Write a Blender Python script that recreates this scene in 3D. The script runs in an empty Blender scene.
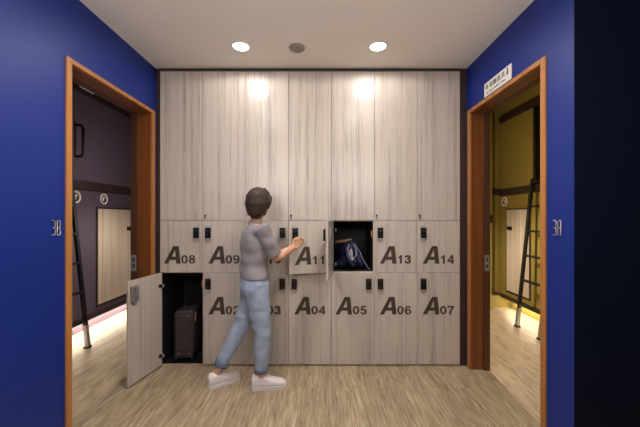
import bpy, bmesh, math, random
from mathutils import Vector, Matrix, Euler, noise
random.seed(4)
PI = math.pi
sc = bpy.context.scene
col = sc.collection

# ------------------------------------------------------------------ camera, world, exposure
cd = bpy.data.cameras.new('camera')
cam = bpy.data.objects.new('camera', cd); col.objects.link(cam)
cam.location = (0, 0, 1.35); cam.rotation_euler = (PI/2, 0, 0)
cd.sensor_width = 36; cd.lens = 36*311/640
cd.shift_x = -1/640; cd.shift_y = 2.5/640
cd.clip_start = .02
sc.camera = cam

w = bpy.data.worlds.new('world'); sc.world = w; w.use_nodes = True
w.node_tree.nodes['Background'].inputs[0].default_value = (.8, .85, 1, 1)
w.node_tree.nodes['Background'].inputs[1].default_value = .012

sc.view_settings.view_transform = 'Standard'
sc.view_settings.look = 'None'
sc.view_settings.exposure = 2.2
sc.view_settings.gamma = 1
sc.view_settings.use_curve_mapping = False

DOWNLIGHT_W = 3.1
REAR_FILL_W = 50
ROW_FILL_W = 15
UP_FILL_W = {-1: 2.6, 1: 3.2}
STRIP_W = {-1: 4, 1: 1.6}
SCONCE_FILL_W = {-1: 8.5, 1: 20}
WARM = (1, .95, .90)

# ------------------------------------------------------------------ materials
def lin(r, g, b):
    f = lambda c: (c/255/12.92 if c <= 10 else ((c/255+.055)/1.055)**2.4)
    return (f(r), f(g), f(b), 1)

def mat(name, color, rough=.5, metal=0, spec=.5, bump=0, bscale=60, vary=0, vscale=4, emit=None, estr=0, coat=0, stretch=(1,1,1)):
    m = bpy.data.materials.new(name); m.use_nodes = True
    nt = m.node_tree; b = nt.nodes['Principled BSDF']
    b.inputs['Base Color'].default_value = color
    b.inputs['Roughness'].default_value = rough
    b.inputs['Metallic'].default_value = metal
    b.inputs['Specular IOR Level'].default_value = spec
    b.inputs['Coat Weight'].default_value = coat
    tc = nt.nodes.new('ShaderNodeTexCoord')
    mp = nt.nodes.new('ShaderNodeMapping'); mp.inputs['Scale'].default_value = stretch
    nt.links.new(tc.outputs['Object'], mp.inputs[0])
    if vary:
        n = nt.nodes.new('ShaderNodeTexNoise'); n.inputs['Scale'].default_value = vscale; n.inputs['Detail'].default_value = 4
        nt.links.new(mp.outputs[0], n.inputs['Vector'])
        mx = nt.nodes.new('ShaderNodeMix'); mx.data_type = 'RGBA'
        mx.inputs[6].default_value = tuple(c*(1-vary) for c in color[:3])+(1,)
        mx.inputs[7].default_value = tuple(min(1, c*(1+vary)) for c in color[:3])+(1,)
        nt.links.new(n.outputs[0], mx.inputs[0]); nt.links.new(mx.outputs[2], b.inputs['Base Color'])
    if bump:
        n2 = nt.nodes.new('ShaderNodeTexNoise'); n2.inputs['Scale'].default_value = bscale; n2.inputs['Detail'].default_value = 3
        nt.links.new(mp.outputs[0], n2.inputs['Vector'])
        bp = nt.nodes.new('ShaderNodeBump'); bp.inputs['Strength'].default_value = bump; bp.inputs['Distance'].default_value = .01
        nt.links.new(n2.outputs[0], bp.inputs['Height']); nt.links.new(bp.outputs[0], b.inputs['Normal'])
    if emit:
        b.inputs['Emission Color'].default_value = emit; b.inputs['Emission Strength'].default_value = estr
    return m

def grain_mat(name, c_lo, c_hi, rough, freq=(26, 26, .55), fine=(150, 150, 2.0), spec=.5, streak=.5):
    """straight vertical wood grain, a different offset for every board"""
    m = bpy.data.materials.new(name); m.use_nodes = True
    nt = m.node_tree; L = nt.links; b = nt.nodes['Principled BSDF']
    tc = nt.nodes.new('ShaderNodeTexCoord'); oi = nt.nodes.new('ShaderNodeObjectInfo')
    sx = nt.nodes.new('ShaderNodeVectorMath'); sx.operation = 'SCALE'; sx.inputs[0].default_value = (37, 11, 53)
    L.new(oi.outputs['Random'], sx.inputs['Scale'])
    ad = nt.nodes.new('ShaderNodeVectorMath'); ad.operation = 'ADD'
    L.new(tc.outputs['Object'], ad.inputs[0]); L.new(sx.outputs[0], ad.inputs[1])
    def nz(scale, det, dist):
        mp = nt.nodes.new('ShaderNodeMapping'); mp.inputs['Scale'].default_value = scale
        L.new(ad.outputs[0], mp.inputs[0])
        n = nt.nodes.new('ShaderNodeTexNoise'); n.inputs['Scale'].default_value = 1; n.inputs['Detail'].default_value = det
        n.inputs['Distortion'].default_value = dist
        L.new(mp.outputs[0], n.inputs['Vector']); return n
    a = nz(freq, 3, .4); f = nz(fine, 4, .1)
    mm = nt.nodes.new('ShaderNodeMath'); mm.operation = 'MULTIPLY_ADD'
    L.new(f.outputs[0], mm.inputs[0]); mm.inputs[1].default_value = streak
    L.new(a.outputs[0], mm.inputs[2])
    cr = nt.nodes.new('ShaderNodeValToRGB')
    cr.color_ramp.elements[0].position = .25+streak*.32; cr.color_ramp.elements[0].color = c_lo
    cr.color_ramp.elements[1].position = .62+streak*.62; cr.color_ramp.elements[1].color = c_hi
    L.new(mm.outputs[0], cr.inputs[0]); L.new(cr.outputs[0], b.inputs['Base Color'])
    b.inputs['Roughness'].default_value = rough; b.inputs['Specular IOR Level'].default_value = spec
    bp = nt.nodes.new('ShaderNodeBump'); bp.inputs['Strength'].default_value = .08; bp.inputs['Distance'].default_value = .004
    L.new(f.outputs[0], bp.inputs['Height']); L.new(bp.outputs[0], b.inputs['Normal'])
    return m

def floor_mat():
    m = bpy.data.materials.new('vinyl plank floor'); m.use_nodes = True
    nt = m.node_tree; L = nt.links; b = nt.nodes['Principled BSDF']
    tc = nt.nodes.new('ShaderNodeTexCoord')
    mp = nt.nodes.new('ShaderNodeMapping'); mp.inputs['Rotation'].default_value = (0, 0, PI/2)
    L.new(tc.outputs['Object'], mp.inputs[0])
    br = nt.nodes.new('ShaderNodeTexBrick')
    br.inputs['Scale'].default_value = 1; br.inputs['Brick Width'].default_value = 1.22; br.inputs['Row Height'].default_value = .15
    br.inputs['Mortar Size'].default_value = .0012; br.inputs['Mortar Smooth'].default_value = .3
    br.inputs['Color1'].default_value = (0, 0, 0, 1); br.inputs['Color2'].default_value = (1, 1, 1, 1); br.inputs['Mortar'].default_value = (.25, .25, .25, 1)
    L.new(mp.outputs[0], br.inputs['Vector'])
    vm = nt.nodes.new('ShaderNodeVectorMath'); vm.operation = 'MULTIPLY_ADD'
    cx = nt.nodes.new('ShaderNodeVectorMath'); cx.operation = 'SCALE'; cx.inputs[0].default_value = (7, 3, 11)
    L.new(br.outputs['Color'], cx.inputs['Scale'])
    L.new(tc.outputs['Object'], vm.inputs[0]); vm.inputs[1].default_value = (80, 4.5, 1); L.new(cx.outputs[0], vm.inputs[2])
    n = nt.nodes.new('ShaderNodeTexNoise'); n.inputs['Scale'].default_value = 1; n.inputs['Detail'].default_value = 5; n.inputs['Distortion'].default_value = .9
    n.inputs['Roughness'].default_value = .62
    L.new(vm.outputs[0], n.inputs['Vector'])
    cr = nt.nodes.new('ShaderNodeValToRGB')
    e = cr.color_ramp.elements
    e[0].position = .30; e[0].color = lin(116, 98, 78)
    e[1].position = .72; e[1].color = lin(206, 187, 158)
    x = e.new(.5); x.color = lin(167, 147, 119)
    L.new(n.outputs[0], cr.inputs[0])
    mx = nt.nodes.new('ShaderNodeMix'); mx.data_type = 'RGBA'; mx.blend_type = 'MULTIPLY'; mx.inputs[0].default_value = 1
    mr = nt.nodes.new('ShaderNodeMapRange'); mr.inputs[3].default_value = .86; mr.inputs[4].default_value = 1.06
    L.new(br.outputs['Color'], mr.inputs[0])
    L.new(cr.outputs[0], mx.inputs[6]); L.new(mr.outputs[0], mx.inputs[7])
    L.new(mx.outputs[2], b.inputs['Base Color'])
    b.inputs['Roughness'].default_value = .42
    bp = nt.nodes.new('ShaderNodeBump'); bp.inputs['Strength'].default_value = .12; bp.inputs['Distance'].default_value = .004
    L.new(n.outputs[0], bp.inputs['Height']); L.new(bp.outputs[0], b.inputs['Normal'])
    return m

M = dict(
    blue=mat('blue paint', lin(10, 40, 124), .45, spec=.35, bump=.05, bscale=35, vary=.06, vscale=3),
    plum=mat('violet grey paint', lin(92, 80, 96), .55, vary=.05),
    olive=mat('olive paint', lin(146, 128, 60), .5, vary=.05),
    ceil=mat('warm white ceiling paint', lin(234, 228, 222), .7, vary=.02),
    floor=floor_mat(),
    grey_wood=grain_mat('grey oak laminate', lin(122, 112, 104), lin(194, 183, 173), .29, freq=(30, 30, .5), fine=(420, 420, 5.0), spec=.6, streak=1.0),
    pale_wood=grain_mat('pale oak laminate', lin(176, 158, 138), lin(222, 206, 186), .45),
    red_wood=grain_mat('orange brown varnished wood', lin(88, 47, 21), lin(128, 74, 35), .35, freq=(20, 20, .6), fine=(90, 90, 1.5)),
    dark_wood=mat('dark wenge wood', lin(56, 40, 38), .45, vary=.2, vscale=8),
    casing=grain_mat('light orange wood edge', lin(142, 88, 42), lin(186, 126, 66), .38, freq=(20, 20, .6), fine=(90, 90, 1.5)),
    brown=mat('brown door stop', lin(76, 44, 28), .45, vary=.15, vscale=8),
    dark_in=mat('black cabinet interior', lin(17, 14, 14), .6),
    letter=mat('dark brown lettering', lin(66, 52, 46), .5),
    black=mat('black plastic', lin(16, 16, 20), .25),
    blackm=mat('black metal', lin(17, 15, 16), .5),
    chrome=mat('brushed chrome', lin(182, 174, 170), .3, .35),
    grey_met=mat('grey metal plate', lin(156, 152, 150), .42, .6),
    brass=mat('brass', lin(214, 156, 70), .35, .7),
    white=mat('white plastic', lin(232, 228, 222), .45),
    sign_ink=mat('grey sign ink', lin(92, 92, 84), .6),
    sign_green=mat('olive sign ink', lin(140, 142, 92), .6),
    lens=mat('lit lamp lens', (1, 1, 1, 1), .5, emit=(1, .93, .84, 1), estr=6),
    paper=mat('lit shade of added globe', (.9, .86, .8, 1), .9, emit=(1, .9, .78, 1), estr=2),
    shade_wall=mat('painted shade on blue wall', lin(1, 10, 34), .7, spec=.2),  # shade on the blue wall end, put into the colour
    strip=mat('lit strip lens', (1, 1, 1, 1), .5, emit=(1, .88, .68, 1), estr=9),
    led=mat('small blue status light', lin(40, 60, 120), .2),
    taupe=mat('taupe dome plastic', lin(146, 130, 118), .4),
    skin=mat('skin', lin(206, 158, 128), .5, vary=.05, vscale=20),
    hair=mat('dark brown hair', lin(48, 31, 25), .7, bump=.6, bscale=40, stretch=(3, 3, .5), vary=.3, vscale=40),
    shirt=mat('grey jersey', lin(140, 134, 138), .85, bump=.25, bscale=14, vary=.05, vscale=8),
    denim=mat('light blue denim', lin(154, 168, 190), .85, bump=.25, bscale=22, vary=.12, vscale=9),
    denim_d=mat('rolled denim', lin(98, 112, 136), .85, vary=.1),
    shoe=mat('white canvas', lin(226, 218, 218), .6, vary=.03),
    sole=mat('white rubber', lin(214, 208, 206), .5),
    lip=mat('lip', lin(168, 96, 88), .4),
    eye=mat('eye white', lin(230, 226, 220), .2),
    iris=mat('dark iris', lin(30, 20, 16), .15),
    case=mat('dark plum suitcase fabric', lin(54, 42, 46), .6, bump=.2, bscale=120, vary=.1),
    case_trim=mat('black suitcase trim', lin(28, 24, 26), .5),
    rivet=mat('copper rivet', lin(150, 92, 70), .4, .5),
    navy=mat('navy nylon', lin(24, 26, 60), .4, bump=.4, bscale=20, vary=.25, vscale=14),
    cord=mat('pale cord', lin(150, 146, 162), .5),
    tan=mat('tan webbing', lin(140, 108, 78), .6),
    curtain=mat('brown curtain', lin(120, 92, 58), .8, vary=.1),
    silver=mat('satin steel numerals', lin(190, 184, 188), .35, .8),
)

# ------------------------------------------------------------------ mesh builder
class MB:
    def __init__(s): s.v = []; s.f = []; s.m = []; s.s = []
    def add(s, vs, fs, mi=0, smooth=False):
        o = len(s.v); s.v += [tuple(v) for v in vs]
        for f in fs: s.f.append([o+i for i in f]); s.m.append(mi); s.s.append(smooth)
        return s
    def box(s, x0, x1, y0, y1, z0, z1, mi=0):
        if x0 > x1: x0, x1 = x1, x0
        vs = [(x, y, z) for z in (z0, z1) for y in (y0, y1) for x in (x0, x1)]
        return s.add(vs, [(0,2,3,1), (4,5,7,6), (0,1,5,4), (2,6,7,3), (0,4,6,2), (1,3,7,5)], mi)
    def rings(s, rs, mi=0, caps=True, smooth=True):
        n = len(rs[0]); vs = [v for r in rs for v in r]; fs = []
        for i in range(len(rs)-1):
            for k in range(n):
                a = i*n+k; b = i*n+(k+1) % n
                fs.append((a, b, b+n, a+n))
        s.add(vs, fs, mi, smooth)
        if caps:
            s.add(rs[0], [tuple(reversed(range(n)))], mi); s.add(rs[-1], [tuple(range(n))], mi)
        return s
    def lathe(s, prof, c=(0,0,0), axis='z', n=32, mi=0, caps=True):
        rs = []
        for r, h in prof:
            ring = []
            for k in range(n):
                a = 2*PI*k/n; p = (r*math.cos(a), r*math.sin(a), h)
                if axis == 'x': p = (p[2], p[0], p[1])
                if axis == 'y': p = (p[0], p[2], p[1])
                ring.append((p[0]+c[0], p[1]+c[1], p[2]+c[2]))
            rs.append(ring)
        return s.rings(rs, mi, caps)
    def tube(s, pts, rad, n=10, mi=0, closed=False, flat=1.0, ref=None):
        pts = [Vector(p) for p in pts]
        if not hasattr(rad, '__len__'): rad = [rad]*len(pts)
        rs = []; prev = None
        for i, p in enumerate(pts):
            a = pts[i-1] if (i or closed) else p; b = pts[(i+1) % len(pts)] if (i < len(pts)-1 or closed) else p
            t = (b-a).normalized()
            if prev is None:
                u = Vector(ref) if ref else (Vector((0,0,1)) if abs(t.z) < .9 else Vector((1,0,0)))
            else: u = prev
            u = (u - t*u.dot(t)).normalized(); prev = u; v = t.cross(u)
            rs.append([p + (u*math.cos(2*PI*k/n)*flat + v*math.sin(2*PI*k/n))*rad[i] for k in range(n)])
        if closed: rs.append(rs[0]); return s.rings(rs, mi, False)
        return s.rings(rs, mi)
    def ell(s, c, r, n=20, m=12, mi=0, rot=None):
        c = Vector(c); rs = []
        for i in range(m+1):
            t = -PI/2 + PI*i/m; t = max(-PI/2+.02, min(PI/2-.02, t))
            ring = []
            for k in range(n):
                a = 2*PI*k/n
                p = Vector((r[0]*math.cos(t)*math.cos(a), r[1]*math.cos(t)*math.sin(a), r[2]*math.sin(t)))
                if rot: p = rot @ p
                ring.append(c+p)
            rs.append(ring)
        return s.rings(rs, mi)
    def mesh(s, name, mats):
        me = bpy.data.meshes.new(name)
        me.from_pydata(s.v, [], s.f)
        for m in mats: me.materials.append(m)
        for p, mi, sm in zip(me.polygons, s.m, s.s): p.material_index = mi; p.use_smooth = sm
        bm = bmesh.new(); bm.from_mesh(me)
        bmesh.ops.recalc_face_normals(bm, faces=bm.faces); bm.to_mesh(me); bm.free()
        me.update(); return me
    def build(s, name, mats, parent=None, loc=(0,0,0), rot=(0,0,0), bevel=0, seg=2):
        if not isinstance(mats, (list, tuple)): mats = [mats]
        return link(name, s.mesh(name, mats), parent, loc, rot, bevel, seg)

def link(name, me, parent=None, loc=(0,0,0), rot=(0,0,0), bevel=0, seg=2):
    o = bpy.data.objects.new(name, me); col.objects.link(o)
    o.location = loc; o.rotation_euler = rot
    if parent: o.parent = parent
    if bevel:
        b = o.modifiers.new('bevel', 'BEVEL'); b.width = bevel; b.segments = seg; b.limit_method = 'ANGLE'; b.angle_limit = .6
    return o

def empty(name, loc=(0,0,0), rz=0, parent=None):
    o = bpy.data.objects.new(name, None); col.objects.link(o); o.empty_display_size = .05
    o.location = loc; o.rotation_euler = (0, 0, rz)
    if parent: o.parent = parent
    return o
def tag(o, label, cat, group=None):
    o['label'] = label; o['category'] = cat
    if group: o['group'] = group
    return o
def struct(o): o['kind'] = 'structure'; return o
def copy_tree(o, parent=None):
    c = o.copy(); col.objects.link(c)
    if parent: c.parent = parent
    for ch in [x for x in bpy.data.objects if x.parent == o]: copy_tree(ch, c)
    return c

def text_bm(body, shear=0, offset=0, extrude=.02, res=4):
    cu = bpy.data.curves.new('t', 'FONT'); cu.body = body; cu.size = 1; cu.shear = shear; cu.offset = offset
    cu.extrude = extrude; cu.resolution_u = res
    o = bpy.data.objects.new('t', cu); col.objects.link(o)
    dg = bpy.context.evaluated_depsgraph_get(); dg.update()
    me = bpy.data.meshes.new_from_object(o.evaluated_get(dg), depsgraph=dg)
    vs = [v.co.copy() for v in me.vertices]; fs = [tuple(p.vertices) for p in me.polygons]
    bpy.data.objects.remove(o); bpy.data.curves.remove(cu); bpy.data.meshes.remove(me)
    return vs, fs
def text_fit(mb, body, x0, x1, z0, z1, depth, mi=0, shear=0, offset=0):
    """lettering fitted to the box x0..x1, z0..z1, standing depth in front of y = 0"""
    vs, fs = text_bm(body, shear, offset)
    if not vs: return
    ax, bx = min(v.x for v in vs), max(v.x for v in vs); ay, by = min(v.y for v in vs), max(v.y for v in vs)
    out = [((v.x-ax)/(bx-ax)*(x1-x0)+x0, -depth if v.z > 0 else 0, (v.y-ay)/(by-ay)*(z1-z0)+z0) for v in vs]
    mb.add(out, fs, mi)

def wrinkle(o, k, amp):
    me = o.data; n = [v.normal.copy() for v in me.vertices]; c = [v.co.copy() for v in me.vertices]
    for i, p in enumerate(c): c[i] = p+n[i]*noise.noise(Vector((p.x*k[0], p.y*k[1], p.z*k[2])))*amp
    me.vertices.foreach_set('co', [x for p in c for x in p]); me.update()

def solidify(mb, name, mats, parent, voxel=.006, smooth=6, loc=(0,0,0)):
    """fuse overlapping volumes into one continuous smooth skin"""
    if not isinstance(mats, (list, tuple)): mats = [mats]
    me = mb.mesh(name, mats[:1])
    o = bpy.data.objects.new('tmp', me); col.objects.link(o)
    r = o.modifiers.new('r', 'REMESH'); r.mode = 'VOXEL'; r.voxel_size = voxel; r.use_smooth_shade = True
    s = o.modifiers.new('s', 'SMOOTH'); s.factor = .5; s.iterations = smooth
    dg = bpy.context.evaluated_depsgraph_get(); dg.update()
    out = bpy.data.meshes.new_from_object(o.evaluated_get(dg), depsgraph=dg); out.name = name
    bpy.data.objects.remove(o)
    if not out.materials: out.materials.append(mats[0])
    return link(name, out, parent, loc)

# ------------------------------------------------------------------ the setting
XL, XR, YF = -1.49, 1.3145, 2.80          # hall walls, locker front
HC, RC = 2.68, 2.96                       # hall and room ceilings
struct(MB().box(-3.7, 3.7, -2.2, 5.0, -.1, 0).build('floor', M['floor']))
struct(MB().box(XL-.02, XR+.02, -2.2, 3.3, HC, HC+.06).build('ceiling', M['ceil']))
DY0, DY1, DZ = 1.85, 2.735, 2.255         # clear door opening
def hall_wall(name, x0, x1, ys, m):
    b = MB()
    b.box(x0, x1, ys, DY0-.02, 0, RC).box(x0, x1, DY1+.02, 4.9, 0, RC).box(x0, x1, DY0-.02, DY1+.02, DZ+.02, RC)
    return struct(b.build(name, m))
hall_wall('wall_left', XL-.10, XL, -2.2, M['blue'])
hall_wall('wall_left_inner', XL-.16, XL-.10, 1.4, M['plum'])
hall_wall('wall_right', XR, XR+.09, 1.616, M['blue'])
hall_wall('wall_right_inner', XR+.09, XR+.15, 1.70, M['olive'])
struct(MB().box(XR+.09, 3.7, 1.617, 1.70, 0, RC).build('wall_front_right', M['shade_wall']))
struct(MB().box(XR+.0005, 3.7, 1.613, 1.616, 0, RC).build('wall_end_right', M['shade_wall']))  # thin dark sheet standing in for shade on the wall end
struct(MB().box(XR+.15, 3.7, 1.70, 1.74, 0, RC).build('wall_front_right_inner', M['olive']))
struct(MB().box(-3.7, XL-.16, 1.34, 1.40, 0, RC).build('wall_front_left', M['plum']))
struct(MB().box(XL, XR, 3.3, 3.36, 0, HC).build('wall_back', M['blue']))
struct(MB().box(-3.7, XL-.16, 4.70, 4.76, 0, RC).build('wall_back_left', M['plum']))
struct(MB().box(XR+.15, 3.7, 4.60, 4.66, 0, RC).build('wall_back_right', M['olive']))
struct(MB().box(-3.7, -3.62, 1.40, 4.70, 0, RC).build('wall_far_left', M['plum']))
struct(MB().box(3.62, 3.7, 1.74, 4.60, 0, RC).build('wall_far_right', M['olive']))
struct(MB().box(-3.7, XL-.02, 1.34, 4.76, RC, RC+.06).build('ceiling_left', M['plum']))
struct(MB().box(XR+.02, 3.7, 1.616, 4.66, RC, RC+.06).build('ceiling_right', M['olive']))
# dark boards framing the locker bank
LX0, CW = -1.4496, .38587
LX1 = LX0+7*CW
struct(MB().box(XL, LX0-.001, YF+.004, 3.28, 0, HC).build('trim_1', M['dark_wood'], bevel=.002))
struct(MB().box(LX1+.001, XR, YF+.004, 3.28, 0, HC).build('trim_2', M['dark_wood'], bevel=.002))
struct(MB().box(LX0, LX1, YF-.001, 3.28, 2.655, HC-.0005).build('trim_3', M['dark_wood'], bevel=.002))
# pilaster, band and rail on the back wall of the olive room
struct(MB().box(XR+.15, 2.475, 4.50, 4.60, 0, RC).build('trim_4', M['olive']))
struct(MB().box(2.475, 2.64, 4.565, 4.60, 1.66, 1.755).build('trim_5', M['dark_wood']))
struct(MB().box(2.475, 2.62, 4.565, 4.60, .185, .225).build('trim_6', M['dark_wood']))

def door_frame(name, s, xw, thick):
    root = struct(empty(name, (xw, 0, 0)))
    b = MB(); i = -s        # i points into the hall
    x_out, x_in = i*.012, s*(thick+.012)
    W = .045
    b.box(x_out, s*.006, DY0-.04, DY0, 0, DZ+.03).box(x_out, s*.006, DY1, DY1+.04, 0, DZ+.03).box(x_out, s*.006, DY0, DY1, DZ, DZ+.03)
    b.build('casing', M['casing'], root, bevel=.003)
    b = MB()
    b.box(s*.006, s*thick*.72, DY0-.02, DY0+.004, 0, DZ).box(s*.006, s*thick*.72, DY1-.004, DY1+.02, 0, DZ).box(s*.006, s*thick*.72, DY0+.004, DY1-.004, DZ-.006, DZ+.018)
    b.build('jamb', M['red_wood'], root, bevel=.002)
    b = MB()
    b.box(s*thick*.72, x_in, DY0-.02, DY0+.012, 0, DZ).box(s*thick*.72, x_in, DY1-.022, DY1+.02, 0, DZ).box(s*thick*.72, x_in, DY0+.012, DY1-.022, DZ-.008, DZ+.018)
    b.build('door_stop', M['brown'], root, bevel=.002)
    p = MB().box(s*thick*.75, s*(thick+.003), DY1-.0255, DY1-.022, .87, 1.01, 0)
    for z in (.90, .955): p.box(s*thick*.86, s*(thick-.012), DY1-.027, DY1-.025, z, z+.03, 1)
    p.build('strike_plate', [M['grey_met'], M['black']], root)
    return root
door_frame('door_1', -1, XL, .16)
door_frame('door_2', 1, XR, .15)

# ------------------------------------------------------------------ hall lamps, seen and added
def downlight(loc, label):
    r = empty('downlight', loc)
    tag(r, label, 'ceiling lamp', 'round recessed downlights in the hall ceiling')
    MB().lathe([(.076, 0), (.078, -.003), (.074, -.006), (.060, -.006), (.058, 0)], n=40).build('ring', M['white'], r)
    MB().lathe([(.058, -.0005), (.057, -.004), (.03, -.006), (.002, -.0065)], n=40).build('lens', M['lens'], r)
    ld = bpy.data.lights.new('downlight_beam', 'SPOT'); ld.energy = DOWNLIGHT_W; ld.color = WARM
    ld.spot_size = math.radians(178); ld.spot_blend = .2; ld.shadow_soft_size = .06
    lo = bpy.data.objects.new('downlight_beam', ld); col.objects.link(lo); lo.parent = r; lo.location = (0, 0, -.02)
    return r, lo
downlight((-.627, 2.437, HC), 'round recessed downlight glowing white, left of the dome detector on the ceiling')
downlight((.447, 2.437, HC), 'round recessed downlight glowing white, right of the dome detector on the ceiling')
for x, wd in ((-.627, 'left'), (.447, 'right')):  # extra pair out of view, added to brighten the hall
    r, lo = downlight((x, 1.74, HC), '%s added fill downlight of the nearer pair, above the picture edge' % wd)
    lo.data.energy = ROW_FILL_W; lo.data.spot_size = math.radians(165); lo.data.spot_blend = 1
for x, wd in ((-.75, 'left'), (.62, 'right')):  # globes put in behind the camera purely as even fill
    r = tag(empty('fill_pendant', (x, .25, HC)), '%s added fill globe hanging behind the camera, outside the picture' % wd, 'ceiling lamp')
    MB().lathe([(.05, 0), (.05, -.02), (.01, -.03)], n=32).build('canopy', M['white'], r)
    MB().tube([(0, 0, -.02), (0, 0, -.50)], .004, 8).build('flex', M['black'], r)
    MB().ell((0, 0, -.70), (.22, .22, .21), n=32, m=20).build('globe', M['paper'], r)
    ld = bpy.data.lights.new('globe_fill', 'POINT'); ld.energy = REAR_FILL_W; ld.color = WARM; ld.shadow_soft_size = .23
    lo = bpy.data.objects.new('globe_fill', ld); col.objects.link(lo); lo.parent = r; lo.location = (0, 0, -.70)
d = tag(empty('smoke_detector', (-.189, 2.435, HC)), 'grey domed smoke detector between the two downlights on the ceiling', 'detector')
MB().lathe([(.076, 0), (.078, -.004), (.073, -.008), (.06, -.009)], n=40).build('base_ring', M['ceil'], d)
MB().lathe([(.060, -.008), (.064, -.014), (.058, -.024), (.042, -.030), (.002, -.032)], n=40).build('dome', M['taupe'], d)
b = MB()
for k in range(5): a = 2*PI*k/5; b.box(.028*math.cos(a)-.006, .028*math.cos(a)+.006, .028*math.sin(a)-.006, .028*math.sin(a)+.006, -.041, -.026)
b.build('sensor_cage', M['grey_met'], d, bevel=.002)

# ------------------------------------------------------------------ lockers
ROWS = {'low': (0.002, .8413), 'mid': (.8413, 1.3095), 'top': (1.3095, 2.654)}
GAP = .0015
T = .018
def carcass(h):
    b = MB(); t = .0075; D0, D1 = T+.002, .47; w = CW-.0006
    b.box(0, t, D0+.004, D1, 0, h, 0).box(w-t, w, D0+.004, D1, 0, h, 0).box(t, w-t, D0+.004, D1, 0, t, 0).box(t, w-t, D0+.004, D1, h-t, h, 0).box(t, w-t, D1-.008, D1, t, h-t, 0)
    b.box(0, t, D0, D0+.004, 0, h, 1).box(w-t, w, D0, D0+.004, 0, h, 1).box(t, w-t, D0, D0+.004, 0, t, 1).box(t, w-t, D0, D0+.004, h-t, h, 1)
    return b.mesh('body', [M['dark_in'], M['grey_wood']])
CARC = {k: carcass(z1-z0-.0005) for k, (z0, z1) in ROWS.items()}
def door_mesh(w, h, sgn, low=0):
    b = MB().box(0, sgn*w, 0, T, low, h)
    return b.mesh('door', [M['grey_wood']])
def lock_mesh():
    b = MB()
    b.box(-.029, .029, -.008, 0, -.058, .060, 0)
    b.box(-.0235, .0235, -.026, -.006, -.046, .046, 1)
    b.box(-.0235, .0235, -.024, -.006, -.056, -.046, 0)
    b.lathe([(.009, -.029), (.008, -.031), (.001, -.0315)], c=(0, 0, -.022), axis='y', n=16, mi=2)
    b.box(-.016, .016, -.0275, -.0255, .008, .036, 2)
    return b.mesh('keypad_lock', [M['chrome'], M['black'], M['blackm']])
def plate_mesh():
    b = MB()
    b.box(-.036, .036, T, T+.018, -.062, .066, 0)
    b.box(-.030, .010, T+.018, T+.026, -.030, .056, 0)
    b.box(-.014, .014, T, T+.014, -.085, -.062, 0)
    return b.mesh('lock_back_plate', [M['grey_met']])
def hinge_mesh():
    b = MB()
    b.lathe([(.017, T), (.017, T+.004), (.012, T+.004), (.010, T+.002)], c=(.028, 0, 0), axis='y', n=20)
    b.box(-.002, .030, T, T+.018, -.009, .009, 0)
    b.box(.004, .016, T+.010, T+.026, -.012, .012, 1)
    return b.mesh('hinge', [M['blackm'], M['chrome']])
LOCK, PLATE, HINGE = lock_mesh(), plate_mesh(), hinge_mesh()
DM = {}
for k, (z0, z1) in ROWS.items():
    for s in (1, -1): DM[k, s] = door_mesh(CW-2*GAP, z1-z0-2*GAP, s, .010 if k == 'low' else 0)
from mathutils.geometry import tessellate_polygon
def flat_glyph(loops, depth, sx, sz):
    """a flat letter cut from sheet: first loop is the outline, the others are holes"""
    loops = [[Vector((x*sx, z*sz, 0)) for x, z in lp] for lp in loops]
    tris = tessellate_polygon(loops); fl = [p for lp in loops for p in lp]
    b = MB(); n = len(fl)
    b.v = [(p.x, 0, p.y) for p in fl]+[(p.x, -depth, p.y) for p in fl]
    for t in tris: b.f.append(tuple(t)); b.f.append(tuple(i+n for i in reversed(t)))
    o = 0
    for lp in loops:
        m = len(lp)
        for k in range(m): b.f.append((o+k, o+(k+1) % m, o+(k+1) % m+n, o+k+n))
        o += m
    b.m = [0]*len(b.f); b.s = [False]*len(b.f)
    return b
def arc(cx, cz, rx, rz, a0, a1, n=14):
    return [(cx+rx*math.cos(math.radians(a0+(a1-a0)*k/n)), cz+rz*math.sin(math.radians(a0+(a1-a0)*k/n))) for k in range(n+1)]
def ribbon(pts, t=.125):
    """outline of a stroke drawn along pts in a box 0.78 wide and 1 tall"""
    l, r = [], []
    for i, p in enumerate(pts):
        a = Vector(pts[max(i-1, 0)]); c = Vector(pts[min(i+1, len(pts)-1)]); d = (c-a).normalized(); nrm = Vector((-d.y, d.x))
        l.append(tuple(Vector(p)+nrm*t)); r.append(tuple(Vector(p)-nrm*t))
    return [l+r[::-1]]
q = .125
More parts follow.
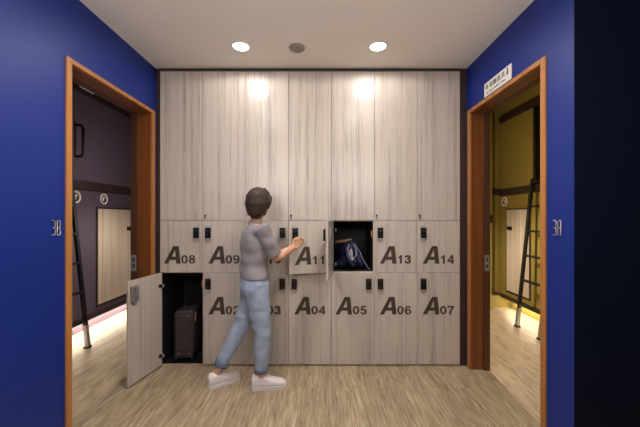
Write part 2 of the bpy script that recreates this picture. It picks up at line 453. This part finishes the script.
GLYPH = {
    '0': [arc(.39, .5, .39, .5, 0, 345, 23), arc(.39, .5, .15, .31, 0, 345, 23)],
    '1': [[(.33, 0), (.57, 0), (.57, 1), (.40, 1), (.30, .86), (.13, .76), (.13, .58), (.33, .68)]],
    '2': [[(0, 0)]+[(.02, .14), (.14, .28), (.34, .44), (.47, .58), (.50, .70)]+arc(.375, .69, .135, .14, 10, 180, 8)+[(.01, .66)]+arc(.385, .69, .37, .31, 175, 0, 12)+[(.73, .56), (.62, .42), (.44, .27), (.36, .20), (.77, .20), (.77, 0)]],
    '3': ribbon(arc(.36, .735, .25, .15, 190, -80, 12)+arc(.37, .295, .28, .185, 80, -190, 14)[0:], .115),
    '4': [[(.44, 0), (.67, 0), (.67, .20), (.78, .20), (.78, .38), (.67, .38), (.67, 1), (.46, 1), (0, .38), (0, .20), (.44, .20)], [(.44, .38), (.22, .38), (.44, .68)]],
    '5': [[(.14, 1), (.72, 1), (.72, .81), (.30, .81), (.27, .65)]+arc(.40, .33, .37, .335, 100, -178, 18)+[(.01, .28), (.24, .27)]+arc(.385, .31, .145, .155, 200, 480, 16)[::1][:14]+[(.245, .44), (.04, .47)]],
    '6': None, '7': [[(.01, 1), (.77, 1), (.77, .84), (.58, .56), (.46, .25), (.42, 0), (.18, 0), (.23, .28), (.36, .58), (.51, .80), (.01, .80)]],
    '8': [arc(.39, .28, .38, .28, 130, -310+360-360, 1)], }
GLYPH['5'] = [[(.14, 1), (.72, 1), (.72, .81), (.30, .81), (.275, .655)]+arc(.39, .33, .38, .335, 98, -172, 18)+[(.245, .255)]+arc(.385, .325, .145, .155, 205, 360+125, 14)[0:]+[(.245, .44), (.045, .47)]]
GLYPH['6'] = [arc(.40, .325, .38, .325, 135, -180, 20)+[(.015, .42), (.03, .58)]+arc(.415, .62, .375, .38, 165, 25, 10)+[(.53, .745)]+arc(.40, .72, .135, .10, 20, 165, 6)+[(.245, .60), (.245, .56)], arc(.405, .325, .145, .165, 0, 345, 20)]
GLYPH['9'] = [[(.78-x, 1-z) for x, z in lp] for lp in GLYPH['6']]
GLYPH['8'] = [arc(.39, .285, .385, .285, 142, 398, 22)+arc(.39, .76, .345, .24, -38, 218, 20), arc(.39, .29, .145, .13, 0, 345, 18), arc(.39, .765, .125, .10, 0, 345, 18)]
DIG = {k: flat_glyph(v, .0012, .0775, .0775).mesh('digit', [M['letter']]) for k, v in GLYPH.items()}
LETTER_A = flat_glyph([[(0, 0), (.56, 1), (.885, 1), (1, 0), (.745, 0), (.725, .215), (.365, .215), (.25, 0)], [(.475, .40), (.705, .40), (.665, .785)]], .0012, .151, .158).mesh('letter', [M['letter']])

def make_locker(c, row, hinge, num=None, angle=0, knob=False, label='', cat='locker', group=None):
    z0, z1 = ROWS[row]
    root = tag(empty('cabinet' if row == 'top' else 'locker', (LX0+c*CW, YF, z0)), label, cat, group)
    link('body', CARC[row], root, (.0003, 0, 0))
    s = 1 if hinge == 'L' else -1
    hx = GAP if s == 1 else CW-GAP
    d = link('door', DM[row, s], root, (hx, 0, GAP), (0, 0, angle), bevel=.0012, seg=1)
    w = CW-2*GAP
    def dx(x): return x-hx
    free = w*s
    if num:
        zt = (.921 if row == 'mid' else .4635)-z0; ox = -.014 if hinge == 'L' else 0
        link('letter', LETTER_A, d, (dx(.049+ox), -.0002, zt-GAP))
        for i, ch in enumerate(num[1:]): link('digit', DIG[ch], d, (dx(.2045+ox+.068*i), -.0002, zt-GAP))
        lz = (1.199 if row == 'mid' else .740)-z0
        lx = dx(.052) if hinge == 'R' else dx(CW-.054)
        link('keypad_lock', LOCK, d, (lx, 0, lz-GAP), bevel=.002)
        if angle:
            link('lock_back_plate', PLATE, d, (lx+.0*s, 0, lz-.01), bevel=.003)
    for hz in ([.10, z1-z0-.115] if row != 'mid' else [.077, z1-z0-.083]) if angle else []:
        h = link('hinge', HINGE, d, (0, 0, hz-GAP))
        if s == -1: h.scale = (-1, 1, 1)
    if angle:
        sx = CW-.012 if s == 1 else .012
        b = MB().box(sx, sx-.008*s, T+.012, T+.03, -.035, .035).box(sx, sx-.013*s, T+.016, T+.026, -.02, .02)
        b.build('strike', M['brass'], root, (0, 0, (1.19 if row == 'mid' else .735)-z0), bevel=.002)
    if knob:
        b = MB().lathe([(.008, 0), (.008, -.004), (.0045, -.006), (.0045, -.012), (.001, -.013)], axis='y', n=16)
        b.box(-.004, .004, -.014, -.002, -.028, -.010)
        b.build('keyhole', M['blackm'], d, (dx(.022), 0, .045))
    return root

TOPS = ['first tall grey-wood cabinet from the left, above locker A08', 'second tall grey-wood cabinet with keyhole, above locker A09',
        'third tall cabinet, reflecting the left downlight, above locker A10', 'fourth tall grey-wood cabinet with keyhole, above open locker A11',
        'fifth tall cabinet above the open black locker holding a navy bag', 'sixth tall grey-wood cabinet with keyhole, above locker A13', 'last tall grey-wood cabinet on the right, above locker A14']
for c in range(7):
    make_locker(c, 'top', 'R' if c in (1, 3, 5, 6) else 'L', None, 0, c in (1, 3, 5, 6), TOPS[c], 'cabinet', 'tall cabinets above the lockers')
G = 'numbered grey-wood lockers'
MID = [('A08', 'L', 0, 'small closed grey-wood locker lettered A08 above the open suitcase locker'),
       ('A09', 'R', 0, 'small closed grey-wood locker lettered A09, left of the person'),
       ('A10', 'L', 0, 'small closed grey-wood locker lettered A10 behind the person\'s shoulder'),
       ('A11', 'R', math.radians(15), 'small locker lettered A11 whose door the person pulls ajar'),
       ('A12', 'L', math.radians(-98.5), 'small locker standing wide open, black inside, holding a navy bag'),
       ('A13', 'R', 0, 'small closed grey-wood locker lettered A13 right of the navy bag'),
       ('A14', 'R', 0, 'small closed grey-wood locker lettered A14 at the right end')]
LOW = [('A01', 'L', math.radians(-100.3), 'tall lower locker standing open with a dark suitcase inside'),
       ('A02', 'R', 0, 'lower grey-wood locker lettered A02 beside the open suitcase locker'),
       ('A03', 'L', 0, 'lower grey-wood locker lettered A03 behind the person\'s legs'),
       ('A04', 'R', 0, 'lower grey-wood locker lettered A04 below locker A11'),
       ('A05', 'L', 0, 'lower grey-wood locker lettered A05 below the navy bag'),
       ('A06', 'R', 0, 'lower grey-wood locker lettered A06 below locker A13'),
       ('A07', 'R', 0, 'lower grey-wood locker lettered A07 at the right end by the door')]
for row, lst in (('mid', MID), ('low', LOW)):
    for c, (n, h, a, lab) in enumerate(lst): make_locker(c, row, h, n, a, False, lab, 'locker', G)

# ------------------------------------------------------------------ suitcase in the open locker
def rbox(b, x0, x1, y0, y1, z0, z1, r, mi=0, n=5, axis='y'):
    """box with rounded outline in the xz plane, extruded along y with softened rims"""
    def outline(ins):
        pts = []
        for cx, cz, a0 in ((x1-r, z1-r, 0), (x0+r, z1-r, PI/2), (x0+r, z0+r, PI), (x1-r, z0+r, 3*PI/2)):
            for k in range(n+1):
                a = a0+PI/2*k/n; pts.append((cx+(r-ins)*math.cos(a), cz+(r-ins)*math.sin(a)))
        return pts
    e = min(r*.4, .02)
    rs = [[(x, y, z) for x, z in outline(i)] for y, i in ((y0, e), (y0+e*.3, e*.3), (y0+e, 0), (y1-e, 0), (y1-e*.3, e*.3), (y1, e))]
    b.rings(rs, mi)
sroot = tag(empty('suitcase', (-1.262, 2.86, .0100), .10), 'dark plum upright suitcase on wheels inside the open lower locker', 'suitcase')
b = MB(); rbox(b, -.088, .088, 0, .31, .045, .468, .04); b.build('shell', M['case'], sroot)
b = MB(); rbox(b, -.074, .074, -.012, .01, .10, .43, .03); b.build('front_pocket', M['case'], sroot)
b = MB()
for x in (-.0885, .0885): b.tube([(x, .02, .09), (x, .02, .43), (x, .10, .462), (x, .28, .462)], .004, 6)
b.build('zip', M['case_trim'], sroot)
b = MB(); b.tube([(.092, .03, .42), (.096, .026, .39), (.095, .028, .36)], [.004, .007, .005], 8); b.tube([(.09, .04, .44), (.10, .036, .42)], .005, 8)
b.build('zip_pull', M['tan'], sroot)
b = MB(); b.tube([(-.01, .06, .466), (-.01, .08, .495), (-.01, .20, .495), (-.01, .22, .466)], .010, 8); b.build('carry_handle', M['case_trim'], sroot)
b = MB().box(-.085, .085, -.004, .30, .03, .062); b.build('base_guard', M['case_trim'], sroot, bevel=.006)
for x in (-.045, .05):
    MB().lathe([(.009, -.004), (.008, -.010), (.002, -.012)], c=(x, 0, .075), axis='y', n=14).build('rivet', M['rivet'], sroot)
for x in (-.07, .07):
    for y in (.02, .27):
        MB().lathe([(.008, -.012), (.029, -.013), (.030, 0), (.029, .013), (.008, .012)], c=(x, y, .0303), axis='x', n=18).build('wheel', M['black'], sroot)

# ------------------------------------------------------------------ bag in the open middle locker
broot = tag(empty('backpack', (.285, 2.98, .8510)), 'crumpled navy drawstring bag with pale cords inside the open small locker', 'bag')
b = MB()
b.ell((0, 0, .075), (.125, .09, .075)); b.ell((-.02, .01, .16), (.095, .07, .10)); b.ell((.01, 0, .225), (.05, .05, .055))
b.ell((.085, -.01, .045), (.07, .07, .045)); b.ell((-.09, .0, .045), (.06, .07, .045)); b.tube([(-.05, -.06, .2), (-.03, -.085, .1), (.02, -.095, .03)], [.02, .03, .02]); b.tube([(.03, -.05, .21), (.06, -.075, .12), (.1, -.08, .03)], [.018, .026, .018])
o = solidify(b, 'pouch', M['navy'], broot, .006, 5)
zmin = min(v.co.z for v in o.data.vertices)
for v in o.data.vertices:
    n_ = noise.noise(v.co*28)*.008
    v.co.z -= zmin*(1 if v.co.z < .02 else 0); v.co.x += n_; v.co.y += noise.noise(v.co*22+Vector((5, 2, 1)))*.008
    v.co.z = max(v.co.z, 0)
b = MB()
b.tube([(-.02, -.055, .235), (-.035, -.085, .19), (-.02, -.108, .13), (.01, -.105, .10), (.04, -.10, .13), (.045, -.085, .19), (.02, -.06, .235)], .0045, 7)
b.tube([(.03, -.05, .24), (.075, -.075, .17), (.10, -.10, .10), (.15, -.11, .02), (.165, -.11, .006)], .003, 6)
b.build('cord', M['cord'], broot)
b = MB(); b.ell((-.005, -.098, .15), (.018, .012, .045)); b.ell((.005, -.108, .10), (.016, .012, .018)); b.build('pale_lining', M['cord'], broot)
b = MB(); pts = [(-.07+.075*math.cos(a), -.01+.05*math.sin(a), .262+.012*math.cos(a)) for a in [2*PI*k/20 for k in range(20)]]
b.tube(pts, .010, 8, closed=True); b.tube([(-.05, .02, .20), (-.06, .03, .255)], .012, 8); b.build('grab_loop', M['tan'], broot)

# ------------------------------------------------------------------ writing on the side walls
def wall_number(chars, loc, rz, label):
    r = tag(empty('room_number', loc, rz), label, 'room number', None)
    h, w_, g = .082, .021, .034
    y = -.006
    shapes = {
        '3': [[(0, h), (w_*.7, h), (w_, h*.92), (w_, h*.6), (w_*.7, h*.5), (w_*.3, h*.5)], [(w_*.7, h*.5), (w_, h*.4), (w_, h*.08), (w_*.7, 0), (0, 0)]],
        'A': [[(0, 0), (0, h*.9), (w_*.25, h), (w_*.75, h), (w_, h*.9), (w_, 0)], [(0, h*.5), (w_, h*.5)]],
        'B': [[(0, 0), (0, h), (w_*.75, h), (w_, h*.92), (w_, h*.6), (w_*.75, h*.5), (0, h*.5)], [(w_*.75, h*.5), (w_, h*.4), (w_, h*.08), (w_*.75, 0), (0, 0)]]}
    for i, ch in enumerate(chars):
        b = MB()
        for pl in shapes[ch]: b.tube([(x+i*g-.03, y, z-h/2) for x, z in pl], .0031, 8)
        b.box(i*g-.03, i*g-.026, y, 0, -h/2, -h/2+.004)
        b.build('digit' if i == 0 else 'letter', M['silver'], r)
    return r
wall_number('3B', (XL, 1.745, 1.284), PI/2, 'steel room number 3B on the blue wall left of the left doorway')
wall_number('3A', (XR, 1.722, 1.284), -PI/2, 'steel room number 3A on the blue wall right of the right doorway')

# sign over the right-hand doorway: local x runs along the wall away from its far end
sg = tag(empty('door_sign', (XR, 2.493, 2.296), -PI/2), 'white rectangular sign with dark characters above the right doorway', 'sign')
SW, SH = .352, .107
MB().box(0, SW, -.006, 0, 0, SH).build('board', M['white'], sg, bevel=.001)
b = MB()
for i, ch in enumerate('視聽區具'):
    text_fit(b, ch, .075+i*.053, .120+i*.053, .050, .090, .0010, offset=.008)
b.build('characters', M['sign_ink'], sg, (0, -.0061, 0))
b = MB(); b.lathe([(.009, 0), (.009, -.001)], c=(.31, 0, .089), axis='y', n=16); b.box(.300, .320, -.001, 0, .048, .079)
b.build('pictogram', M['sign_ink'], sg, (0, -.0061, 0), bevel=.0004)
b = MB(); b.lathe([(.02, 0), (.02, -.001)], c=(.04, 0, .070), axis='y', n=20); b.build('round_mark', M['sign_green'], sg, (0, -.0061, 0))
b = MB(); x = .03
for wd in (.03, .06, .075, .05, .05):
    if x+wd > SW-.02: break
    xx = x
    while xx < x+wd: b.box(xx, xx+.0045, -.0008, 0, .018, .018+random.choice((.011, .011, .016))); xx += .008
    x += wd+.012
b.build('small_line', M['sign_ink'], sg, (0, -.0061, 0))

# ------------------------------------------------------------------ bunk rooms
def ring_fixture(parent, s, X, y, z):
    b = MB(); 
    b.lathe([(.066, 0), (.068, -.008), (.060, -.014), (.050, -.012), (.046, -.004), (.030, -.004), (.028, -.012), (.002, -.014)], axis='x', n=28)
    o = b.build('reading_lamp', M['white'], parent, (s*X, y, z), (0, 0, 0 if s > 0 else PI))
    MB().lathe([(.046, -.006), (.030, -.0065)], axis='x', n=28, caps=False).build('groove', M['dark_wood'], o)
    MB().box(-.024, -.010, -.007, .007, -.026, .012).build('switch', M['dark_wood'], o, bevel=.003)

def bunk(s, paint, y0, y1, up0, dy0, dy1, label, lamps):
    r = tag(empty('bunk_bed', (0, 0, 0)), label, 'bunk bed')
    X = 2.64
    MB().box(s*X, s*(X+.04), y0, y1, .22, 1.64).build('lower_panel', paint, r)
    MB().box(s*X, s*(X+.04), up0, y1, 1.74, 2.70).build('upper_panel', paint, r)
    MB().box(s*(X-.02), s*3.6, y0, y1, .17, .22).build('bed_rail', M['dark_wood'], r, bevel=.003)
    MB().box(s*(X-.03), s*3.6, y0, y1, 1.64, 1.74).build('shelf_band', M['dark_wood'], r, bevel=.003)
    MB().box(s*(X-.03), s*3.6, y0, y1, 2.70, 2.80).build('valance', M['dark_wood'], r, bevel=.003)
    MB().box(s*X, s*(X+.04), y0, y1, 2.80, RC-.002).build('top_panel', M['dark_wood'] if s < 0 else paint, r)
    MB().box(s*(X-.01), s*(X+.05), up0-.045, up0, 1.74, 2.70).build('post', M['blackm'], r, bevel=.003)
    MB().box(s*2.80, s*2.82, y0, y1, 0.001, .17).build('kick_board', paint, r)
    MB().box(s*(X-.008), s*X, dy0-.02, dy1+.025, .275, 1.455).build('door_surround', M['dark_wood'], r)
    d = MB().box(s*(X-.016), s*(X-.008), dy0, dy1, .305, 1.435).build('storage_door', M['pale_wood'], r, bevel=.002)
    ly = dy1-.13
    MB().box(s*(X-.03), s*(X-.016), ly, ly+.10, 1.155, 1.205).box(s*(X-.04), s*(X-.03), ly+.02, ly+.05, 1.165, 1.195).build('latch', M['blackm'], d, bevel=.004)
    for y in lamps: ring_fixture(r, s, X, y, 1.555)
    st = MB().box(s*2.70, s*2.715, y0+.05, y1-.05, .158, .169).build('strip_light', M['strip'], r)
    ld = bpy.data.lights.new('strip_glow', 'AREA'); ld.shape = 'RECTANGLE'; ld.size = .03; ld.size_y = y1-y0-.2
    ld.energy = STRIP_W[s]; ld.color = (1, .86, .66)
    lo = bpy.data.objects.new('strip_glow', ld); col.objects.link(lo); lo.parent = st
    lo.location = (s*2.705, (y0+y1)/2, .155); lo.rotation_euler = (0, s*-.35, 0)
    return r
bl = bunk(-1, M['plum'], 1.9, 4.695, 3.30, 3.665, 4.33, 'violet-grey built-in bunk wall with storage door, through the left doorway', (3.345, 3.775))
br_ = bunk(1, M['olive'], 1.9, 4.56, 3.86, 3.93, 4.40, 'olive-green built-in bunk wall with storage door, through the right doorway', (4.47,))
b = MB(); b.tube([(-2.64, 3.345, 2.33), (-2.585, 3.35, 2.33), (-2.565, 3.355, 2.30), (-2.565, 3.355, 2.02), (-2.585, 3.35, 1.99), (-2.64, 3.345, 1.99)], .014, 10)
b.build('grab_handle', M['blackm'], bl)
MB().box(-2.615, -2.60, 3.36, 3.57, 2.745, 2.778).build('name_strip', M['white'], bl, bevel=.003)
b = MB(); rs = []
for z in (1.76, 2.69):
    rs.append([(2.76+.015*math.sin(k*1.3), 3.28+.52*k/28, z) for k in range(29)] + [(2.775+.015*math.sin(k*1.3), 3.28+.52*k/28, z) for k in range(28, -1, -1)])
b.rings(rs); b.build('curtain', M['curtain'], br_)
sw = tag(empty('wall_switch', (2.475, 4.50, 1.31)), 'black switch pair on the olive pilaster edge, seen past the right door jamb', 'switch')
MB().box(-.06, -.001, -.008, 0, -.055, .055).build('plate', M['black'], sw, bevel=.002)
MB().box(-.045, -.012, -.012, -.008, -.04, -.006).box(-.045, -.012, -.012, -.008, .006, .04).build('rocker', M['blackm'], sw, bevel=.002)

def ladder(s, yf, yn, label):
    r = tag(empty('ladder', (s*2.385, (yf+yn)/2, 0)), label, 'ladder', 'black bunk ladders')
    cy = (yf+yn)/2
    foot, top = Vector((0, 0, .02)), Vector((s*.185, 0, 1.80))
    for y in (yf-cy, yn-cy):
        o = Vector((0, y, 0))
        b = MB(); pts = [foot+o, top+o]
        b.tube(pts, .024, 4, flat=1, ref=(1, 1, 0)); rail = b.build('rail', M['blackm'], r, bevel=.003)
        MB().tube([foot+o+Vector((0, 0, .002)), foot+o+(top-foot)*.12], .027, 4, ref=(1, 1, 0)).build('sleeve', M['grey_met'], rail, bevel=.002)
        MB().box(-.028, .028, y-.026, y+.026, .001, .024).build('rubber_foot', M['black'], rail, bevel=.004)
    for k in range(6):
        z = .28+k*.2965
        p = foot+(top-foot)*((z-.02)/1.78)
        MB().box(p.x-.02, p.x+.02, min(yf, yn)-cy+.012, max(yf, yn)-cy-.012, z-.012, z+.012).build('rung', M['blackm'], r, bevel=.004)
    return r
ladder(-1, 3.18, 2.78, 'black leaning bunk ladder, seen through the left doorway')
ladder(1, 3.78, 3.38, 'black leaning bunk ladder, seen through the right doorway')

# sprinkler head and added, unseen fill lamps inside the bunk rooms
sp = tag(empty('ceiling_sensor', (2.08, 3.62, RC)), 'small white ceiling sensor just inside the right doorway', 'detector')
MB().lathe([(.05, 0), (.05, -.012), (.035, -.02), (.018, -.022), (.014, -.055), (.002, -.06)], n=24).build('base', M['white'], sp)
for s, nm in ((-1, 'left'), (1, 'right')):  # unseen lamps added to brighten the bunk walls, below and above
    xw = XL-.16 if s < 0 else XR+.15
    r = tag(empty('fill_sconce', (xw, 3.55, 1.62)), 'added fill lamp in the %s bunk room, hidden behind the doorway wall' % nm, 'fill lamp')
    MB().box(0, s*.015, -.06, .06, -.06, .10).build('back_plate', M['white'], r, bevel=.003)
    MB().lathe([(.055, .09), (.055, -.05), (.050, -.05), (.050, .085)], c=(s*.075, 0, 0), n=28).build('shade', M['blackm'], r)
    MB().lathe([(.049, .0), (.03, -.012), (.002, -.016)], c=(s*.075, 0, 0), n=24).build('lens', M['lens'], r)
    ld = bpy.data.lights.new('sconce_fill', 'SPOT'); ld.energy = SCONCE_FILL_W[s]; ld.color = (1, .88, .74)
    ld.spot_size = math.radians(140); ld.spot_blend = .7; ld.shadow_soft_size = .05
    lo = bpy.data.objects.new('sconce_fill', ld); col.objects.link(lo); lo.parent = r; lo.location = (s*.075, 0, -.055)
    lo.rotation_euler = (0, -s*math.radians(22), 0)
    ld = bpy.data.lights.new('uplight_fill', 'POINT'); ld.energy = UP_FILL_W[s]; ld.color = (1, .88, .78); ld.shadow_soft_size = .03
    lo = bpy.data.objects.new('uplight_fill', ld); col.objects.link(lo); lo.parent = r; lo.location = (s*.075, 0, .17)

# ------------------------------------------------------------------ the person
pr = tag(empty('person', (-.53, 2.46, 0)), 'person in grey T-shirt and light jeans walking past, pulling locker A11 open', 'person')
YAW = math.radians(18)
F = Vector((math.cos(YAW), math.sin(YAW), 0)); Lf = Vector((-math.sin(YAW), math.cos(YAW), 0))
def P(f, l, z): return F*f+Lf*l+Vector((0, 0, z))
def tor(b, secs, n=28, mi=0):
    """stack of level ellipses: (forward, left, z, r_forward, r_side)"""
    rs = []
    for f, l, z, rf, rl in secs:
        rs.append([P(f+rf*math.cos(2*PI*k/n), l+rl*math.sin(2*PI*k/n), z) for k in range(n)])
    b.rings(rs, mi)
# joints, local to the person's root (world minus root x, y)
W = lambda x, y, z: Vector((x+.53, y-2.46, z))
SHR, SHL = W(-.440, 2.33, 1.245), W(-.545, 2.60, 1.245)
ELR, WRR = W(-.352, 2.43, 1.020), W(-.235, 2.60, 1.085)
ELL, WRL = W(-.565, 2.675, 1.00), W(-.545, 2.66, .80)
HPR, HPL = W(-.50, 2.405, .80), W(-.535, 2.53, .80)
KNR, ANR = W(-.452, 2.41, .445), W(-.470, 2.435, .085)
KNL, ANL = W(-.640, 2.51, .475), W(-.825, 2.47, .105)
HD = W(-.487, 2.455, 1.455)
hyaw = math.radians(70)
HF = Vector((math.cos(hyaw), math.sin(hyaw), 0)); HL = Vector((-math.sin(hyaw), math.cos(hyaw), 0))
def H(f, l, z): return HD+HF*f+HL*l+Vector((0, 0, z))
HR = Matrix.Rotation(hyaw, 3, 'Z')
def lerp(a, b, t): return a+(b-a)*t

b = MB()
tor(b, [(0, 0, .76, .085, .135), (0, 0, .83, .10, .15), (-.005, 0, .92, .088, .128), (.0, 0, 1.0, .085, .122), (.01, 0, 1.10, .098, .138), (.012, 0, 1.19, .098, .148), (.008, 0, 1.25, .075, .125), (.01, 0, 1.285, .05, .07)])
b.tube([P(.01, 0, 1.26), lerp(P(.015, 0, 1.30), HD, .3), H(-.01, 0, -.03)], [.058, .047, .048], 16)
b.ell(H(-.01, 0, .018), (.092, .073, .095), rot=HR); b.ell(H(.022, 0, -.045), (.065, .055, .068), rot=HR)
b.tube([H(.082, 0, .012), H(.098, 0, -.018), H(.104, 0, -.03), H(.085, 0, -.038)], [.008, .011, .013, .009], 10)
for sd in (1, -1): b.ell(H(-.005, sd*.073, -.012), (.017, .009, .028), rot=HR)
def limb(b, pts, rr, n=14): b.tube(pts, rr, n)
limb(b, [P(.005, -.06, 1.24), SHR, lerp(SHR, ELR, .5), ELR, lerp(ELR, WRR, .3), lerp(ELR, WRR, .75), WRR], [.05, .05, .043, .037, .039, .029, .024])
limb(b, [P(.005, .06, 1.24), SHL, lerp(SHL, ELL, .5), ELL, lerp(ELL, WRL, .3), lerp(ELL, WRL, .75), WRL], [.05, .05, .043, .037, .039, .029, .024])
limb(b, [HPR, lerp(HPR, KNR, .5), KNR, lerp(KNR, ANR, .3), lerp(KNR, ANR, .75), ANR], [.085, .07, .052, .053, .037, .033])
limb(b, [HPL, lerp(HPL, KNL, .5), KNL, lerp(KNL, ANL, .3), lerp(KNL, ANL, .75), ANL], [.085, .07, .052, .053, .037, .033])
for an, yaw in ((ANR, math.radians(12)), (ANL, math.radians(42))):
    d = Vector((math.cos(yaw), math.sin(yaw), 0))
    b.tube([an, Vector((an.x, an.y, .055))-d*.01, Vector((an.x, an.y, .035))+d*.08, Vector((an.x, an.y, .03))+d*.14], [.033, .034, .027, .022], 12)
def hand(b, wr, d, up, curl, side):
    """d = along the palm, up = towards the thumb, side = palm normal"""
    d = d.normalized(); side = d.cross(up).normalized()*side; up = side.cross(d).normalized() if side.cross(d).dot(up) > 0 else -side.cross(d).normalized()
    pc = wr+d*.045
    for t in (-1, -.33, .33, 1): b.tube([wr+up*t*.012, wr+d*.04+up*t*.024, wr+d*.078+up*t*.027], [.014, .014, .012], 10)
    for i, ln in enumerate((.060, .070, .066, .052)):
        base = wr+d*.072+up*(.027-.018*i)
        p = [base]; dd = d.copy()
        for j, q in enumerate((.45, .32, .23)):
            a = curl*(.6, 1.0, .8)[j]
            dd = (Matrix.Rotation(a, 3, up) @ dd) if side.dot(Matrix.Rotation(.5, 3, up) @ d) > 0 else (Matrix.Rotation(-a, 3, up) @ dd)
            p.append(p[-1]+dd*ln*q)
        b.tube(p, [.0088, .0085, .0078, .0065], 9)
    th = wr+d*.02+up*.022
    b.tube([th, th+up*.024+d*.018+side*.008, th+up*.030+d*.042+side*.022, th+up*.024+d*.060+side*.034], [.012, .0105, .0092, .0075], 9)
hand(b, WRR, Vector((.062, .075, .055)), Vector((-.35, -.1, .9)), .75, 1)
hand(b, WRL, Vector((.12, 0, -1)), Vector((.9, .2, .1)), .3, -1)
solidify(b, 'body', M['skin'], pr, .0045, 5)
# face
for sd in (1, -1):
    MB().ell(H(.072, sd*.028, .008), (.012, .013, .010), rot=HR, n=14, m=8).build('eye', M['eye'], pr)
    MB().ell(H(.0815, sd*.028, .008), (.004, .006, .006), rot=HR, n=12, m=6).build('iris', M['iris'], pr)
    MB().tube([H(.076, sd*.012, .026), H(.078, sd*.03, .032), H(.066, sd*.048, .025)], [.003, .004, .002], 8).build('eyebrow', M['hair'], pr)
MB().ell(H(.082, 0, -.062), (.007, .022, .007), rot=HR, n=14, m=8).build('mouth', M['lip'], pr)
# hair: a short cut with the nape covered and a side fringe
b = MB()
b.ell(H(-.022, 0, .030), (.098, .086, .092), rot=HR); b.ell(H(-.055, 0, -.03), (.062, .076, .075), rot=HR); b.ell(H(-.055, 0, -.075), (.045, .055, .055), rot=HR)
for sd in (1, -1):
    b.tube([H(.02, sd*.078, .05), H(-.005, sd*.086, .0), H(-.02, sd*.082, -.05)], [.022, .024, .014], 10)
    b.tube([H(.035, sd*.015, .108), H(.078, sd*.030, .075), H(.083, sd*.052, .038)], [.02, .018, .009], 10)
for k in range(14):
    a = PI*.5+PI*(k+.5)/14
    c, s_ = math.cos(a), math.sin(a)
    b.tube([H(-.02+.075*c, .075*s_, .06), H(-.02+.093*c, .088*s_, -.01), H(-.025+.075*c, .070*s_, -.085-.02*random.random())], [.016, .013, .006], 8)
solidify(b, 'hair', M['hair'], pr, .004, 9)
# T-shirt
b = MB()
tor(b, [(0, 0, .865, .118, .158), (0, 0, .90, .112, .152), (0, 0, .98, .104, .142), (.008, 0, 1.08, .111, .150), (.012, 0, 1.17, .112, .160), (.008, 0, 1.235, .095, .148), (.008, 0, 1.275, .062, .095), (.01, 0, 1.297, .052, .062)])
for sh, el in ((SHR, ELR), (SHL, ELL)):
    base = P(.005, -.07 if sh is SHR else .07, 1.225)
    limb(b, [base, sh, lerp(sh, el, .4), lerp(sh, el, .86)], [.062, .064, .062, .060])
o = solidify(b, 't_shirt', M['shirt'], pr, .006, 4)
wrinkle(o, (9, 9, 13), .012)
b = MB(); tor(b, [(.008, 0, 1.286, .058, .075), (.009, 0, 1.295, .058, .072), (.01, 0, 1.302, .052, .062)]); b.build('collar', M['shirt'], pr)
# jeans
b = MB()
tor(b, [(0, 0, .73, .10, .145), (0, 0, .80, .113, .160), (0, 0, .86, .108, .154), (-.003, 0, .925, .098, .14)])
for hp, kn, an in ((HPR, KNR, ANR), (HPL, KNL, ANL)):
    limb(b, [hp+Vector((0, 0, .03)), lerp(hp, kn, .45), kn, lerp(kn, an, .35), lerp(kn, an, .80)], [.098, .085, .066, .064, .050], 18)
o = solidify(b, 'jeans', M['denim'], pr, .006, 4)
wrinkle(o, (15, 15, 17), .008)
for kn, an in ((KNR, ANR), (KNL, ANL)):
    MB().tube([lerp(kn, an, .74), lerp(kn, an, .76), lerp(kn, an, .84), lerp(kn, an, .86)], [.050, .056, .055, .049], 20).build('rolled_cuff', M['denim_d'], pr)
# shoes
def shoe(an, yaw):
    d = Vector((math.cos(yaw), math.sin(yaw), 0)); l = Vector((-d.y, d.x, 0)); base = Vector((an.x, an.y, 0))-d*.065
    def sec(t, wd, z0, z1, n=20):
        c = base+d*t; zc = (z0+z1)/2; hz = (z1-z0)/2
        r = []
        for k in range(n):
            a = 2*PI*k/n; cc, ss = math.cos(a), math.sin(a)
            r.append(c+l*wd*(abs(cc)**.75)*(1 if cc > 0 else -1)+Vector((0, 0, zc+hz*(abs(ss)**.75)*(1 if ss > 0 else -1))))
        return r
    b = MB(); b.rings([sec(-.006, .020, .02, .090), sec(.008, .032, .014, .118), sec(.04, .038, .014, .116), (sec(.085, .039, .014, .108)), sec(.125, .042, .014, .092), sec(.175, .047, .014, .072), sec(.215, .044, .014, .062), sec(.245, .032, .014, .050), sec(.258, .015, .016, .038)])
    o = b.build('shoe', M['shoe'], pr)
    b = MB(); prof = [(-.008, .016), (.004, .033), (.04, .039), (.10, .040), (.17, .049), (.215, .047), (.248, .034), (.263, .014)]
    top = [base+d*t+l*w_ for t, w_ in prof]+[base+d*t-l*w_ for t, w_ in reversed(prof)]
    b.rings([[p+Vector((0, 0, .001)) for p in top], [p+Vector((0, 0, .026)) for p in top]], smooth=False)
    b.build('sole', M['sole'], o, bevel=.004)
    b = MB()
    for t, z, wd in ((.105, .101, .027), (.125, .093, .029), (.145, .084, .031)):
        b.tube([base+d*t+l*wd+Vector((0, 0, z-.012)), base+d*t+Vector((0, 0, z+.001)), base+d*t-l*wd+Vector((0, 0, z-.012))], .004, 6)
    b.tube([base+d*.10+Vector((0, 0, .108)), base+d*.11+l*.03+Vector((0, 0, .115)), base+d*.125+l*.02+Vector((0, 0, .101))], .003, 6)
    b.tube([base+d*.10+Vector((0, 0, .108)), base+d*.11-l*.03+Vector((0, 0, .115)), base+d*.125-l*.02+Vector((0, 0, .101))], .003, 6)
    b.build('lace', M['sole'], o)
shoe(ANR, math.radians(12)); shoe(ANL, math.radians(42))
